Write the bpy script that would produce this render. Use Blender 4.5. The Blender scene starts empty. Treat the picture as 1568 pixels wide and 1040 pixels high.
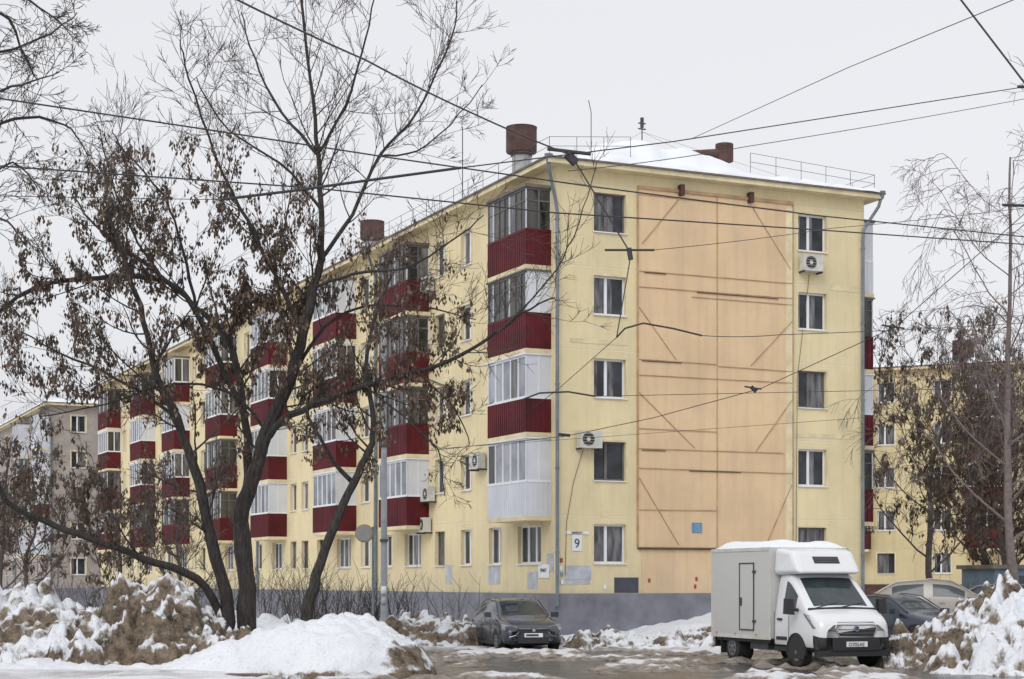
import bpy, math, random
from mathutils import Vector, Matrix, noise
random.seed(7)
R=random.Random(11)
F=2665.0
EYE=2.0
def at(a,b,d):
    "world position unprojected from pixel column a, pixel row b at chosen depth d (metres)"
    return Vector(((a-784)/F*d, d, EYE+(890-b)/F*d))
scene=bpy.context.scene
# ---------------------------------------------------------------- materials
def nm(name):
    m=bpy.data.materials.new(name); m.use_nodes=True
    nt=m.node_tree; b=nt.nodes['Principled BSDF']
    return m,nt,b
def N(nt,t,**k):
    n=nt.nodes.new(t)
    for a,v in k.items(): setattr(n,a,v)
    return n
def noise_tex(nt,scale,detail=5,rough=.6,vec=None,mapscale=None):
    tc=N(nt,'ShaderNodeTexCoord')
    n=N(nt,'ShaderNodeTexNoise'); n.inputs['Scale'].default_value=scale; n.inputs['Detail'].default_value=detail; n.inputs['Roughness'].default_value=rough
    if mapscale:
        mp=N(nt,'ShaderNodeMapping'); mp.inputs['Scale'].default_value=mapscale
        nt.links.new(tc.outputs['Object'],mp.inputs[0]); nt.links.new(mp.outputs[0],n.inputs['Vector'])
    else: nt.links.new(tc.outputs['Object'],n.inputs['Vector'])
    return n
def ramp(nt,src,stops):
    r=N(nt,'ShaderNodeValToRGB'); e=r.color_ramp.elements
    while len(e)<len(stops): e.new(.5)
    for i,(p,c) in enumerate(stops):
        e[i].position=p; e[i].color=(c,c,c,1) if not isinstance(c,(tuple,list)) else (*c,1)
    nt.links.new(src,r.inputs[0]); return r
def mixc(nt,fac,a,b,mode='MIX'):
    m=N(nt,'ShaderNodeMixRGB',blend_type=mode)
    for i,x in zip((0,1,2),(fac,a,b)):
        if isinstance(x,(int,float)): m.inputs[i].default_value=x
        elif isinstance(x,tuple): m.inputs[i].default_value=(*x,1)
        else: nt.links.new(x,m.inputs[i])
    return m.outputs[0]
def mth(nt,op,a,bb=0):
    q=N(nt,'ShaderNodeMath',operation=op)
    for i,x in enumerate((a,bb)):
        if isinstance(x,(int,float)): q.inputs[i].default_value=x
        else: nt.links.new(x,q.inputs[i])
    return q.outputs[0]
def bump(nt,b,h,strength=.3,dist=.02):
    n=N(nt,'ShaderNodeBump'); n.inputs['Strength'].default_value=strength; n.inputs['Distance'].default_value=dist
    nt.links.new(h,n.inputs['Height']); nt.links.new(n.outputs[0],b.inputs['Normal'])
def mat(name,c,rough=.7,amt=.12,scale=3,bmp=0,metal=0,spec=.5,coat=0):
    m,nt,b=nm(name)
    n=noise_tex(nt,scale)
    lo=tuple(x*(1-amt) for x in c); hi=tuple(min(1,x*(1+amt)) for x in c)
    r=ramp(nt,n.outputs[0],[(.3,lo),(.7,hi)])
    nt.links.new(r.outputs[0],b.inputs['Base Color'])
    b.inputs['Roughness'].default_value=rough; b.inputs['Metallic'].default_value=metal
    b.inputs['Specular IOR Level'].default_value=spec
    if coat: b.inputs['Coat Weight'].default_value=coat
    if bmp: bump(nt,b,n.outputs[0],bmp)
    return m
def plaster(name,c,joint,dirt=.3,joints=True):
    m,nt,b=nm(name)
    n1=noise_tex(nt,.35,6,.65); n2=noise_tex(nt,1.4,7,.65,mapscale=(2.2,2.2,.14)); n3=noise_tex(nt,9,4); n4=noise_tex(nt,1.1,8,.75)
    base=mixc(nt,ramp(nt,n1.outputs[0],[(.38,0),(.62,1)]).outputs[0],tuple(x*.90 for x in c),tuple(min(1,x*1.05) for x in c))
    streak=ramp(nt,n2.outputs[0],[(.46,0),(.75,dirt)])
    base=mixc(nt,streak.outputs[0],base,(c[0]*.55,c[1]*.55,c[2]*.68))
    base=mixc(nt,ramp(nt,n4.outputs[0],[(.54,0),(.70,.34)]).outputs[0],base,(c[0]*.72,c[1]*.74,c[2]*.88))
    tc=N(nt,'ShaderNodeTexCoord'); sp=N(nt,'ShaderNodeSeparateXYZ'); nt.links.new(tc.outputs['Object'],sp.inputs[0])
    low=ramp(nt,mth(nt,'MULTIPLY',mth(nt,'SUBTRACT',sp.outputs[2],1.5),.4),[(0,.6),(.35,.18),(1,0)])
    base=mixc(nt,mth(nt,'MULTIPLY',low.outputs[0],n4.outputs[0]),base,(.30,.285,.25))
    if joints:
        zz=mth(nt,'ADD',sp.outputs[2],mth(nt,'MULTIPLY',n1.outputs[0],.05))
        fr=mth(nt,'FRACT',mth(nt,'DIVIDE',mth(nt,'ADD',zz,-4.12+27),2.7))
        j=ramp(nt,fr,[(0,.55),(.022,.55),(.03,0),(1,0)])
        dk=ramp(nt,fr,[(0,0),(.0139,0),(.016,.6),(.022,0)])
        brk=ramp(nt,n4.outputs[0],[(.35,.15),(.6,1)])
        base=mixc(nt,mth(nt,'MULTIPLY',j.outputs[0],brk.outputs[0]),base,joint)
        base=mixc(nt,dk.outputs[0],base,tuple(x*.45 for x in c))
    nt.links.new(base,b.inputs['Base Color']); b.inputs['Roughness'].default_value=.9; b.inputs['Specular IOR Level'].default_value=.25
    bump(nt,b,n3.outputs[0],.15,.01)
    return m
M={}
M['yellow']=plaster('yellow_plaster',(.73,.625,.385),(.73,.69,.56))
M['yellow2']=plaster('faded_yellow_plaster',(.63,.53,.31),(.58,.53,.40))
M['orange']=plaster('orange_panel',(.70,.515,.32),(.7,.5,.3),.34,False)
M['rib']=mat('orange_joint_rib',(.42,.28,.165),.8,.3,2)
M['trim']=mat('yellow_trim',(.66,.57,.37),.85,.2,1.5)
M['plinth']=mat('plinth_grey',(.18,.185,.215),.85,.28,1.2,.3)
M['eave']=mat('eave_metal',(.14,.12,.105),.6,.4,2)
M['white']=mat('white_pvc',(.72,.73,.76),.45,.07,2)
M['whitepan']=mat('white_panel',(.60,.62,.67),.5,.08,1)
M['oldframe']=mat('old_frame',(.13,.125,.12),.7,.4,1.2)
M['redpan']=mat('dark_red_panel',(.088,.0075,.013),.55,.4,1.1,spec=.3)
M['sticker']=mat('red_sticker',(.35,.04,.03),.6,.2,3)
M['patch']=mat('grey_patch',(.42,.44,.48),.8,.25,3)
M['darkpatch']=mat('dark_patch',(.05,.055,.075),.6,.2,3)
M['pipe']=mat('drainpipe_zinc',(.16,.19,.215),.5,.25,2,metal=.2)
M['pole']=mat('pole_grey',(.26,.27,.29),.7,.25,2)
M['rust']=mat('rusty_steel',(.075,.036,.03),.8,.5,2.5,.4)
M['black']=mat('black_plastic',(.02,.02,.022),.5,.2,8)
M['iron']=mat('dark_iron',(.05,.05,.055),.6,.3,8)
M['tyre']=mat('tyre_rubber',(.022,.021,.02),.85,.3,8)
M['rim']=mat('wheel_rim',(.17,.17,.18),.45,.3,8,metal=.3)
M['chrome']=mat('chrome',(.5,.5,.5),.25,.1,4,metal=1)
M['blue']=mat('blue_sign',(.10,.25,.43),.6,.15,4)
M['badge']=mat('blue_badge',(.03,.06,.16),.4,.15,4)
M['ac']=mat('ac_casing',(.55,.54,.50),.5,.15,4)
M['lamp']=mat('headlight_glass',(.26,.27,.29),.10,.5,14,metal=.2)
M['brick']=mat('grey_brick',(.31,.275,.255),.9,.2,1.2)
M['concrete']=mat('concrete_grey',(.3,.3,.3),.85,.2,3)
M['kerb']=mat('kerb_dirty',(.13,.085,.065),.9,.4,2,.3)
def glass(name,c1,c2,scale,curt=False):
    m,nt,b=nm(name)
    n=noise_tex(nt,scale,3,.5,mapscale=(3,3,.5) if curt else None)
    nt.links.new(ramp(nt,n.outputs[0],[(.35,c1),(.65,c2)]).outputs[0],b.inputs['Base Color'])
    b.inputs['Roughness'].default_value=.08
    n2=noise_tex(nt,.9,2); bump(nt,b,n2.outputs[0],.08,.02)
    return m
M['gdark']=glass('glass_dark',(.008,.010,.015),(.045,.05,.06),1.2)
M['gcurt']=glass('glass_curtain',(.04,.04,.045),(.20,.20,.21),2,True)
M['gbalc']=glass('glass_balcony',(.02,.022,.025),(.16,.16,.16),1.1,True)
M['gold']=glass('glass_old_balcony',(.012,.012,.012),(.075,.07,.062),.9,True)
M['glight']=glass('glass_light',(.12,.14,.17),(.34,.36,.39),.8)
M['gcar']=mat('car_glass',(.03,.04,.045),.05,.3,3)
# ---------------------------------------------------------------- mesh builder
class MB:
    def __init__(s): s.v=[];s.f=[];s.m=[];s.ml=[]
    def mi(s,k):
        if k not in s.ml: s.ml.append(k)
        return s.ml.index(k)
    def face(s,pts,k):
        n=len(s.v); s.v.extend([tuple(p) for p in pts]); s.f.append(tuple(range(n,n+len(pts)))); s.m.append(s.mi(k))
    def hexa(s,c,k):
        n=len(s.v); s.v.extend([tuple(p) for p in c]); mi=s.mi(k)
        for q in ((0,1,2,3),(7,6,5,4),(0,4,5,1),(1,5,6,2),(2,6,7,3),(3,7,4,0)):
            s.f.append(tuple(n+i for i in q)); s.m.append(mi)
    def box(s,x0,x1,y0,y1,z0,z1,k):
        s.hexa([(x0,y0,z0),(x1,y0,z0),(x1,y1,z0),(x0,y1,z0),(x0,y0,z1),(x1,y0,z1),(x1,y1,z1),(x0,y1,z1)],k)
    def tube(s,pts,rs,sides,k,cap=True):
        mi=s.mi(k); n0=len(s.v); L=len(pts); pts=[Vector(p) for p in pts]
        for i,p in enumerate(pts):
            d=(pts[min(i+1,L-1)]-pts[max(i-1,0)])
            if d.length<1e-9: d=Vector((0,0,1))
            d.normalize()
            a=d.cross(Vector((0.13,1,.07)));
            if a.length<.1: a=d.cross(Vector((1,0,0)))
            a.normalize(); b=d.cross(a); r=rs[i] if isinstance(rs,(list,tuple)) else rs
            for j in range(sides):
                t=2*math.pi*j/sides
                s.v.append(tuple(p+a*(r*math.cos(t))+b*(r*math.sin(t))))
        for i in range(L-1):
            for j in range(sides):
                j2=(j+1)%sides
                s.f.append((n0+i*sides+j,n0+i*sides+j2,n0+(i+1)*sides+j2,n0+(i+1)*sides+j)); s.m.append(mi)
        if cap and sides>3:
            s.f.append(tuple(n0+j for j in range(sides))); s.m.append(mi)
            s.f.append(tuple(n0+(L-1)*sides+j for j in range(sides))); s.m.append(mi)
    def build(s,name,parent=None,smooth=False,bevel=0,subsurf=0):
        me=bpy.data.meshes.new(name); me.from_pydata(s.v,[],s.f)
        for k in s.ml: me.materials.append(M[k])
        me.polygons.foreach_set('material_index',s.m)
        if smooth: me.polygons.foreach_set('use_smooth',[True]*len(me.polygons))
        me.update()
        o=bpy.data.objects.new(name,me); scene.collection.objects.link(o)
        if parent: o.parent=parent
        if bevel:
            w=o.modifiers.new('b','BEVEL'); w.width=bevel; w.segments=3; w.limit_method='ANGLE'
        if subsurf:
            w=o.modifiers.new('s','SUBSURF'); w.levels=subsurf; w.render_levels=subsurf
        return o
def empty(name,loc=(0,0,0),rz=0):
    e=bpy.data.objects.new(name,None); e.location=loc; e.rotation_euler=(0,0,rz); scene.collection.objects.link(e); return e
def sst(a,b,x):
    t=max(0,min(1,(x-a)/(b-a))); return t*t*(3-2*t)
def interp(tab,x):
    if x<=tab[0][0]: return tab[0][1]
    for (a,u),(b,v) in zip(tab,tab[1:]):
        if x<=b: return u+(v-u)*sst(a,b,x)
    return tab[-1][1]
# ---------------------------------------------------------------- facade helpers
def fbox(mb,P,u0,u1,z0,z1,d0,d1,k):
    mb.hexa([P(u0,z0,d0),P(u1,z0,d0),P(u1,z0,d1),P(u0,z0,d1),P(u0,z1,d0),P(u1,z1,d0),P(u1,z1,d1),P(u0,z1,d1)],k)
def wall(mb,P,u0,u1,z0,z1,holes,k):
    us=sorted({u0,u1,*[h[0] for h in holes],*[h[1] for h in holes]}); zs=sorted({z0,z1,*[h[2] for h in holes],*[h[3] for h in holes]})
    for i in range(len(us)-1):
        for j in range(len(zs)-1):
            a=(us[i]+us[i+1])/2; b=(zs[j]+zs[j+1])/2
            if any(h[0]<a<h[1] and h[2]<b<h[3] for h in holes): continue
            mb.face([P(us[i],zs[j],0),P(us[i+1],zs[j],0),P(us[i+1],zs[j+1],0),P(us[i],zs[j+1],0)],k)
def window(mb,P,u0,u1,z0,z1,wallk,frame='white',rec=.13):
    a,b=u0,u1
    for q in (((a,z0),(b,z0)),((b,z0),(b,z1)),((b,z1),(a,z1)),((a,z1),(a,z0))):
        (p,r),(s,t)=q
        mb.face([P(p,r,0),P(s,t,0),P(s,t,-.25),P(p,r,-.25)],wallk)
    if R.random()<.12: frame='oldframe'
    fw=.06; d0,d1=-rec-.05,-rec
    fbox(mb,P,a,b,z0,z0+fw,d0,d1,frame); fbox(mb,P,a,b,z1-fw,z1,d0,d1,frame)
    fbox(mb,P,a,a+fw,z0+fw,z1-fw,d0,d1,frame); fbox(mb,P,b-fw,b,z0+fw,z1-fw,d0,d1,frame)
    w=b-a; ms=[a+w*.42] if w<1.5 else [a+w*.34,a+w*.67]
    if w<.75: ms=[]
    for m in ms: fbox(mb,P,m-.05,m+.05,z0+fw,z1-fw,d0,d1+.004,frame)
    ed=[a]+ms+[b]
    g0=R.choice(['gdark','gdark','gdark','gcurt'])
    for i in range(len(ed)-1):
        g=g0 if R.random()<.7 else R.choice(['gdark','gcurt'])
        mb.face([P(ed[i],z0,d0+.02),P(ed[i+1],z0,d0+.02),P(ed[i+1],z1,d0+.02),P(ed[i],z1,d0+.02)],g)
        if R.random()<.5:
            x0=ed[i]+fw; x1=x0+(ed[i+1]-ed[i])*R.uniform(.15,.35)
            mb.face([P(x0,z0,d0+.024),P(x1,z0,d0+.024),P(x1,z1,d0+.024),P(x0,z1,d0+.024)],'gcurt')
    fbox(mb,P,a-.03,b+.03,z0-.035,z0-.002,-.13,.06,'white')
    for (x0,x1,y0,y1) in ((a-.07,a-.0,z0,z1+.06),(b,b+.07,z0,z1+.06),(a,b,z1,z1+.06)):
        fbox(mb,P,x0,x1,y0,y1,0.0,.012,'trim')
def skirt(mb,Pf,a,b,z0,z1,panel,frame,glassk,zr,solid=False):
    fbox(mb,Pf,a,b,z0,zr,-.03,0,panel)
    n=max(2,int((b-a)/.16))
    for i in range(n+1):
        u=a+(b-a)*i/n; fbox(mb,Pf,max(a,u-.025),min(b,u+.025),z0,zr-.03,0,.014,panel)
    fbox(mb,Pf,a,b,zr-.03,zr+.05,-.05,.02,frame if frame=='white' else panel)
    if solid:
        fbox(mb,Pf,a,b,zr+.05,z1,-.03,0,'whitepan'); fbox(mb,Pf,(a+b)/2-.02,(a+b)/2+.02,zr+.05,z1,0,.012,'white'); return
    fbox(mb,Pf,a,b,z1-.07,z1,-.05,.005,frame)
    n=max(2,round((b-a)/(.62 if frame=='white' else .42)))
    for i in range(n):
        u=a+(b-a)*i/n; u2=a+(b-a)*(i+1)/n
        g=glassk if R.random()<.6 else R.choice(['gdark','gbalc','gold','gcurt'])
        t=R.uniform(-.006,.006)
        mb.face([Pf(u,zr,-.03+t),Pf(u2,zr,-.03-t),Pf(u2,z1,-.03-t),Pf(u,z1,-.03+t)],g)
    for i in range(n+1):
        u=a+(b-a)*i/n; w=.032 if frame=='white' else .028
        fbox(mb,Pf,max(a,u-w),min(b,u+w),zr+.05,z1-.07,-.05,.0,('whitepan' if (frame!='white' and i%3==0) else frame))
    if frame!='white':
        zz=z1-.42; fbox(mb,Pf,a,b,zz-.02,zz+.02,-.045,-.004,frame)
def balcony(mb,P,u0,u1,z,style,dep=.9,top=False):
    panel,frame,gl,solid=style
    fbox(mb,P,u0-.03,u1+.03,z-.14,z,0,dep+.03,'trim')
    zr=z+1.12; z1=z+2.5
    skirt(mb,lambda u,zz,d:P(u,zz,dep+d),u0,u1,z,z1,panel,frame,gl,zr)
    skirt(mb,lambda u,zz,d:P(u0-d,zz,u),0,dep-.03,z,z1,panel,frame,gl,zr,solid)
    skirt(mb,lambda u,zz,d:P(u1+d,zz,u),0,dep-.03,z,z1,panel,frame,gl,zr,solid)
    fbox(mb,P,u0-.05,u1+.05,z1,z1+(.10 if top else .05),0,dep+.06,'eave' if top else frame)
def ac_unit(mb,P,u,z):
    fbox(mb,P,u-.4,u+.4,z,z+.55,.08,.36,'ac')
    n=16
    for r,k,d in ((.22,'black',.363),(.07,'ac',.366)):
        mb.face([P(u-.1+r*math.cos(2*math.pi*i/n),z+.28+r*math.sin(2*math.pi*i/n),d) for i in range(n)],k)
    for i in range(5): fbox(mb,P,u-.32,u+.12,z+.09+i*.09,z+.1+i*.09,.366,.372,'ac')
    fbox(mb,P,u-.38,u-.34,z-.06,z,0,.36,'iron'); fbox(mb,P,u+.34,u+.38,z-.06,z,0,.36,'iron')
RD_=('redpan','oldframe','gold',False); RW=('redpan','white','gbalc',False); RWs=('redpan','white','glight',True); WW=('whitepan','white','glight',True)
RDs=('redpan','oldframe','gold',True)
SILL=2.58; WH=1.27
def make_apartment(name,loc,rz,W,L,spec,wallk='yellow',fine=False):
    root=empty(name,loc,rz)
    gable=lambda u,z,d:(u,-d,z); long_=lambda u,z,d:(-d,u,z); rear=lambda u,z,d:(W+d,u,z)
    mb=MB(); wn=MB()
    def do_wall(P,u0,u1,cols,bal):
        holes=[]
        for (a,b,fl) in cols:
            for f in fl: holes.append((a,b,SILL+2.7*f,SILL+WH+2.7*f))
        wall(mb,P,u0,u1,1.6,15.35,holes,wallk)
        for h in holes: window(wn,P,*h,wallk)
        fbox(mb,P,u0,u1,-.3,1.6,-.3,.035,'plinth')
    do_wall(gable,0,W,spec['gable'],None); do_wall(long_,0,L,spec['long'],None); do_wall(rear,0,L,spec.get('rear',[]),None)
    mb.face([(0,L,-.3),(W,L,-.3),(W,L,15.4),(0,L,15.4)],wallk)
    mb.build('walls',root); wn.build('windows',root)
    bb=MB()
    for P,lst in ((long_,spec['lbal']),(rear,spec.get('rbal',[]))):
        for (u0,u1,styles) in lst:
            for k,st in enumerate(styles):
                if st: balcony(bb,P,u0,u1,12.2-2.7*k,st,top=(k==0),dep=.9 if P is long_ else .75)
    bb.build('balconies',root)
    rf=MB()
    rf.box(-.5,W+.5,-.45,L+.4,15.35,15.50,'trim'); rf.box(-.56,W+.56,-.51,L+.46,15.50,15.56,'eave')
    rf.build('roof_cornice',root)
    sm=MB()
    xs=[-.5+(W+1.0)*i/90 for i in range(91)]
    ys=[-.48+6.06*(i/36)**1.3 for i in range(37)]+[5.6+ (L-5.6)*i/60 for i in range(1,61)]
    tabA=[(0,.10),(.07,.20),(.18,.85),(.3,1.05),(.45,1.0),(.54,.85),(.62,.36),(.68,.15),(.8,.42),(.92,.28),(1,.12)] if fine else [(0,.25),(.5,.4),(1,.25)]
    def hgt(x,y):
        e=min(x+.5,W+.5-x,y+.48)
        t=sst(0,1.3,e); lip=.19*sst(0,.10,e)
        f=x/W; amp=interp(tabA,f)
        lip*=.35+.65*sst(.04,.18,f) if fine else 1
        if y>10: amp=amp*.5+.15
        return 15.55+lip*(.8+.8*noise.noise(Vector((x*1.1,y*.9,7))))+amp*t*(.9+.35*noise.noise(Vector((x*.7,y*.6,3))))+.05*noise.noise(Vector((x*2.2,y*2.2,1)))*t
    for y in ys:
        for x in xs: sm.v.append((x+.12*noise.noise(Vector((y*1.5,x,4))),y+.16*noise.noise(Vector((x*1.3,y,9))),hgt(x,y)))
    nx=len(xs)
    for j in range(len(ys)-1):
        for i in range(nx-1): sm.f.append((j*nx+i,j*nx+i+1,(j+1)*nx+i+1,(j+1)*nx+i)); sm.m.append(0)
    sm.ml=['snow']; sm.build('roof_snow',root,smooth=True)
    rl=MB(); z0=15.56
    def rail(a,b,n):
        a=Vector(a);b=Vector(b)
        for i in range(n+1):
            p=a.lerp(b,i/n); rl.tube([p,p+Vector((0,0,.66))],.010,4,'iron')
        for h in (.36,.66): rl.tube([a+Vector((0,0,h)),b+Vector((0,0,h))],.008,4,'iron')
    rail((-.35,-.2,z0),(-.35,L,z0),int(L/1.3)); rail((W+.3,-.2,z0),(W+.3,L,z0),int(L/1.3))
    rail((W*.6,-.2,z0+.25),(W+.3,-.2,z0),5); rail((-.35,-.2,z0),(2.6,-.2,z0+.3),3)
    rl.build('roof_railing',root)
    dp=MB(); r=.06
    dp.tube([(-.45,-.35,15.45),(-.4,-.3,15.1),(-.1,-.12,14.3),(-.02,-.1,13.9),(-.02,-.1,1.2)],r,8,'pipe')
    dp.tube([(-.45,-.35,15.62),(-.45,-.35,15.35)],[.15,.07],8,'pipe')
    dp.tube([(W+.45,-.4,15.45),(W+.4,-.3,15.1),(W-.1,-.12,14.3),(W-.12,-.1,13.9),(W-.12,-.1,1.2)],r,8,'pipe')
    dp.tube([(W+.45,-.4,15.62),(W+.45,-.4,15.35)],[.15,.07],8,'pipe')
    for uu in (16.6,33.6,52):
        if uu<L: dp.tube([(-.5,uu,15.4),(-.1,uu,14.6),(-.1,uu,1.2)],.07,6,'pipe')
    for z in (2.9,5.6,8.3,11,13.6):
        dp.tube([(-.02,-.1,z),(-.02,-.1,z+.06)],.08,8,'pipe'); dp.tube([(W-.12,-.1,z),(W-.12,-.1,z+.06)],.08,8,'pipe')
    dp.build('drainpipes',root)
    return root
def snowmat(name,attr=True):
    m,nt,b=nm(name)
    n1=noise_tex(nt,1.1,8,.65); n2=noise_tex(nt,4,7,.7); n3=noise_tex(nt,30,3,.6); n4=noise_tex(nt,13,5,.7)
    clean=mixc(nt,n1.outputs[0],(.68,.71,.76),(.83,.84,.87))
    if attr:
        a=N(nt,'ShaderNodeAttribute',attribute_name='dirt')
        clean=mixc(nt,ramp(nt,n4.outputs[0],[(.54,0),(.75,.5)]).outputs[0],clean,(.38,.35,.32))
        dirt=mixc(nt,ramp(nt,n2.outputs[0],[(.36,0),(.62,1)]).outputs[0],(.045,.032,.022),(.24,.185,.13))
        dirt=mixc(nt,ramp(nt,n4.outputs[0],[(.56,0),(.66,.45)]).outputs[0],dirt,(.42,.38,.34))
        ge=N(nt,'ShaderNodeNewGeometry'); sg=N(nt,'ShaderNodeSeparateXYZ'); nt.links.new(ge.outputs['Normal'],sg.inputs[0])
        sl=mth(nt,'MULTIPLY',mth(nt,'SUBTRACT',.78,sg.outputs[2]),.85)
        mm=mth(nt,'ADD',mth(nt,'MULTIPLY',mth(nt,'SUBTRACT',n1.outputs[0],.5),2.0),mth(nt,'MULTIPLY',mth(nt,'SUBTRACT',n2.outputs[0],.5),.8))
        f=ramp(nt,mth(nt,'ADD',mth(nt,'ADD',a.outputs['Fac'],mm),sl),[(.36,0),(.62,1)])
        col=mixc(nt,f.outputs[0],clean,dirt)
    else: col=clean
    nt.links.new(col,b.inputs['Base Color']); b.inputs['Roughness'].default_value=.75; b.inputs['Specular IOR Level'].default_value=.3
    bump(nt,b,mth(nt,'ADD',mth(nt,'ADD',n2.outputs[0],n3.outputs[0]),n4.outputs[0]),.6 if attr else .3,.07)
    return m
M['snow']=snowmat('roof_snow_mat',False); M['pile']=snowmat('snow_pile_mat')
ALL=range(5)
longw=[(1.12,2.95,[0]),(4.3,5.35,ALL),(6.9,7.85,ALL),(9.4,10.35,ALL),(11.8,13.5,[0]),(14.9,15.8,ALL),(17.5,18.6,ALL),(19.9,21.7,[0]),
 (23.4,24.4,ALL),(25.7,26.7,ALL),(27.5,28.4,ALL),(29.6,31.3,[0]),(33.1,34.1,ALL),(35.3,36.3,ALL),(38.2,39.9,[0]),(41.8,42.8,ALL),(44,45,ALL),(46,46.9,ALL),(48,49.8,[0]),(51.5,52.5,ALL),(53.6,54.6,ALL),(56.7,58.5,[0]),(60,61,ALL),(62.3,63.3,ALL),(64.3,65.2,ALL),(66.6,68.4,[0]),(70,71,ALL)]
def rs(): return [R.choice([RD_,RD_,RW,RWs,RW]) for _ in range(4)]
lb=[(.4,3.42,[RD_,RDs,RWs,WW]),(11,14,[RD_,RD_,RD_,RWs]),(19.2,22.3,[RWs,RW,RWs,RWs]),(29,32,rs()),(37.6,40.6,rs()),(47.5,50.5,rs()),(56,59,rs()),(66,69,rs())]
ang=math.atan2(.4167,.909)
C=(1.43,56,0)
apt=make_apartment('apartment_building',C,ang,12.0,72.5,dict(gable=[(1.35,2.53,ALL),(9.25,10.42,ALL)],long=longw,lbal=lb,
   rbal=[(.5,3.5,[WW,RD_,RWs,RD_]),(11,14,[RD_,RW,RD_,RW])]),fine=True)
gable=lambda u,z,d:(u,-d,z); long_=lambda u,z,d:(-d,u,z)
pn=MB()
fbox(pn,gable,2.96,9.0,3.12,14.9,0,.05,'orange')
fbox(pn,gable,3.1,6.3,1.6,3.05,0,.02,'orange')
def rib(u0,z0,u1,z1,w=.025,d0=.05,d1=.085,k='rib'):
    a=Vector((u0,z0));b=Vector((u1,z1)); t=(b-a).normalized(); n=Vector((-t.y,t.x))*w
    q=[a-n,b-n,b+n,a+n]
    pn.hexa([gable(p.x,p.y,d0) for p in q]+[gable(p.x,p.y,d1) for p in q],k)
for u in (2.96,9.0): rib(u,3.12,u,14.9,.025,.0,.07)
rib(2.96,14.95,9.0,14.95,.05,0,.10); rib(2.96,3.07,9.0,3.07,.022,0,.09,'rust')
rib(5.98,3.12,5.98,14.9,.014,.05,.07)
for z,u0,u1 in ((12.2,2.96,9),(11.68,2.96,9),(11.48,5.0,9),(9.3,2.96,5.95),(9.22,6.0,9),(8.78,2.96,9),(7.02,2.96,5.95),(6.36,2.96,8.6),(5.72,2.96,9),(14.72,2.96,9),(4.35,2.96,5.95)):
    rib(u0,z,u1,z-R.uniform(-.02,.04),.011,.05,.078)
for z,u0,u1 in ((11.66,5.2,8.4),(9.27,3.1,4.6),(6.33,3.1,4.0),(5.69,4.9,6.9),(12.18,3.2,4.0)): rib(u0,z-.02,u1,z-.02,.008,.05,.086,'rust')
for a in ((4.5,14.7,3.1,13.1),(7.35,14.7,8.9,12.7),(3.0,11.0,4.4,9.35),(8.95,10.9,7.3,9.3),(3.0,8.2,5.1,6.45),(8.95,8.2,7.5,6.4),(3.0,5.4,4.5,3.2),(8.95,5.3,7.9,3.2)): rib(*a,.011,.05,.078)
fbox(pn,gable,8.72,8.98,3.2,14.8,.05,.062,'trim')
for u in (4.55,7.25): fbox(pn,gable,u-.07,u+.07,14.8,15.15,.02,.25,'rust')
for (a,b,z0,z1,k) in ((.3,1.25,2.05,2.5,'patch'),(2.1,3.0,1.62,2.12,'darkpatch'),(3.15,3.4,1.7,2.0,'patch'),(.12,1.2,1.9,2.04,'patch'),(3.6,4.3,1.62,1.85,'patch'),(1.6,1.9,4.1,4.3,'trim'),(.5,2.6,9.72,9.86,'trim'),(9.1,11.6,6.95,7.1,'trim'),(10.6,11.8,12.1,12.3,'trim')):
    fbox(pn,gable,a,b,z0,z1,.003 if z0>1.6 else .04,.012,k)
for (a,b,z0,z1,k) in ((.2,.7,2.3,2.9,'patch'),(1.4,2.2,1.75,2.3,'patch'),(4.4,5.4,1.9,2.5,'patch'),(8.7,9.3,1.9,2.6,'patch')):
    fbox(pn,long_,a,b,z0,z1,.003,.012,k)
for i,(a,z,k) in enumerate(((.12,2.6,'sticker'),(.1,2.35,'white'),(.14,2.15,'blue'),(3.35,1.95,'sticker'),(5.1,1.75,'sticker'),(5.15,2.0,'sticker'),(.15,1.9,'white'),(1.7,1.75,'white'))):
    fbox(pn,gable,a,a+.09,z,z+.14,.02,.03,k)
ac_unit(pn,gable,1.08,6.3); ac_unit(pn,gable,9.65,12.55+.1)
for u,z in ((10.7,12.9),(5.9,5.95),(10.6,5.0),(11.0,3.85)): ac_unit(pn,long_,u,z)
fbox(pn,gable,.55,.9,2.98,3.5,.01,.03,'white'); fbox(pn,gable,.3,1.15,3.52,3.62,.01,.03,'white')
fbox(pn,long_,.5,1.3,2.1,2.55,.01,.03,'white')
fbox(pn,gable,5.0,5.38,3.62,3.95,.06,.08,'blue')
for pts in ([(1.0,6.4),(.6,5.2),(.35,3.9),(.3,2.2)],[(9.7,12.6),(9.5,11.2),(9.2,9.0),(9.15,3.0)]):
    pn.tube([gable(u,z,.03) for u,z in pts],.009,4,'iron')
pn.build('gable_panel_and_plates',apt)
def text(s,loc,rot,size,matk,parent,name):
    c=bpy.data.curves.new(name,'FONT'); c.body=s; c.size=size; c.extrude=.004; c.align_x='CENTER'; c.materials.append(M[matk])
    o=bpy.data.objects.new(name,c); o.location=loc; o.rotation_euler=rot; scene.collection.objects.link(o); o.parent=parent; return o
text('9',(.725,-.04,3.08),(math.pi/2,0,0),.42,'darkpatch',apt,'house_number')
text('SIBIRSKIY',(.725,-.04,3.535),(math.pi/2,0,0),.1,'darkpatch',apt,'street_name')
text('TPAKT',(-.04,.9,2.3),(math.pi/2,0,-math.pi/2),.16,'darkpatch',apt,'side_plate_text')
for i in range(4): text('=====',(5.19,-.09,3.64+.07*i),(math.pi/2,0,0),.07,'white',apt,'sign_line')
rv=MB()
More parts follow.
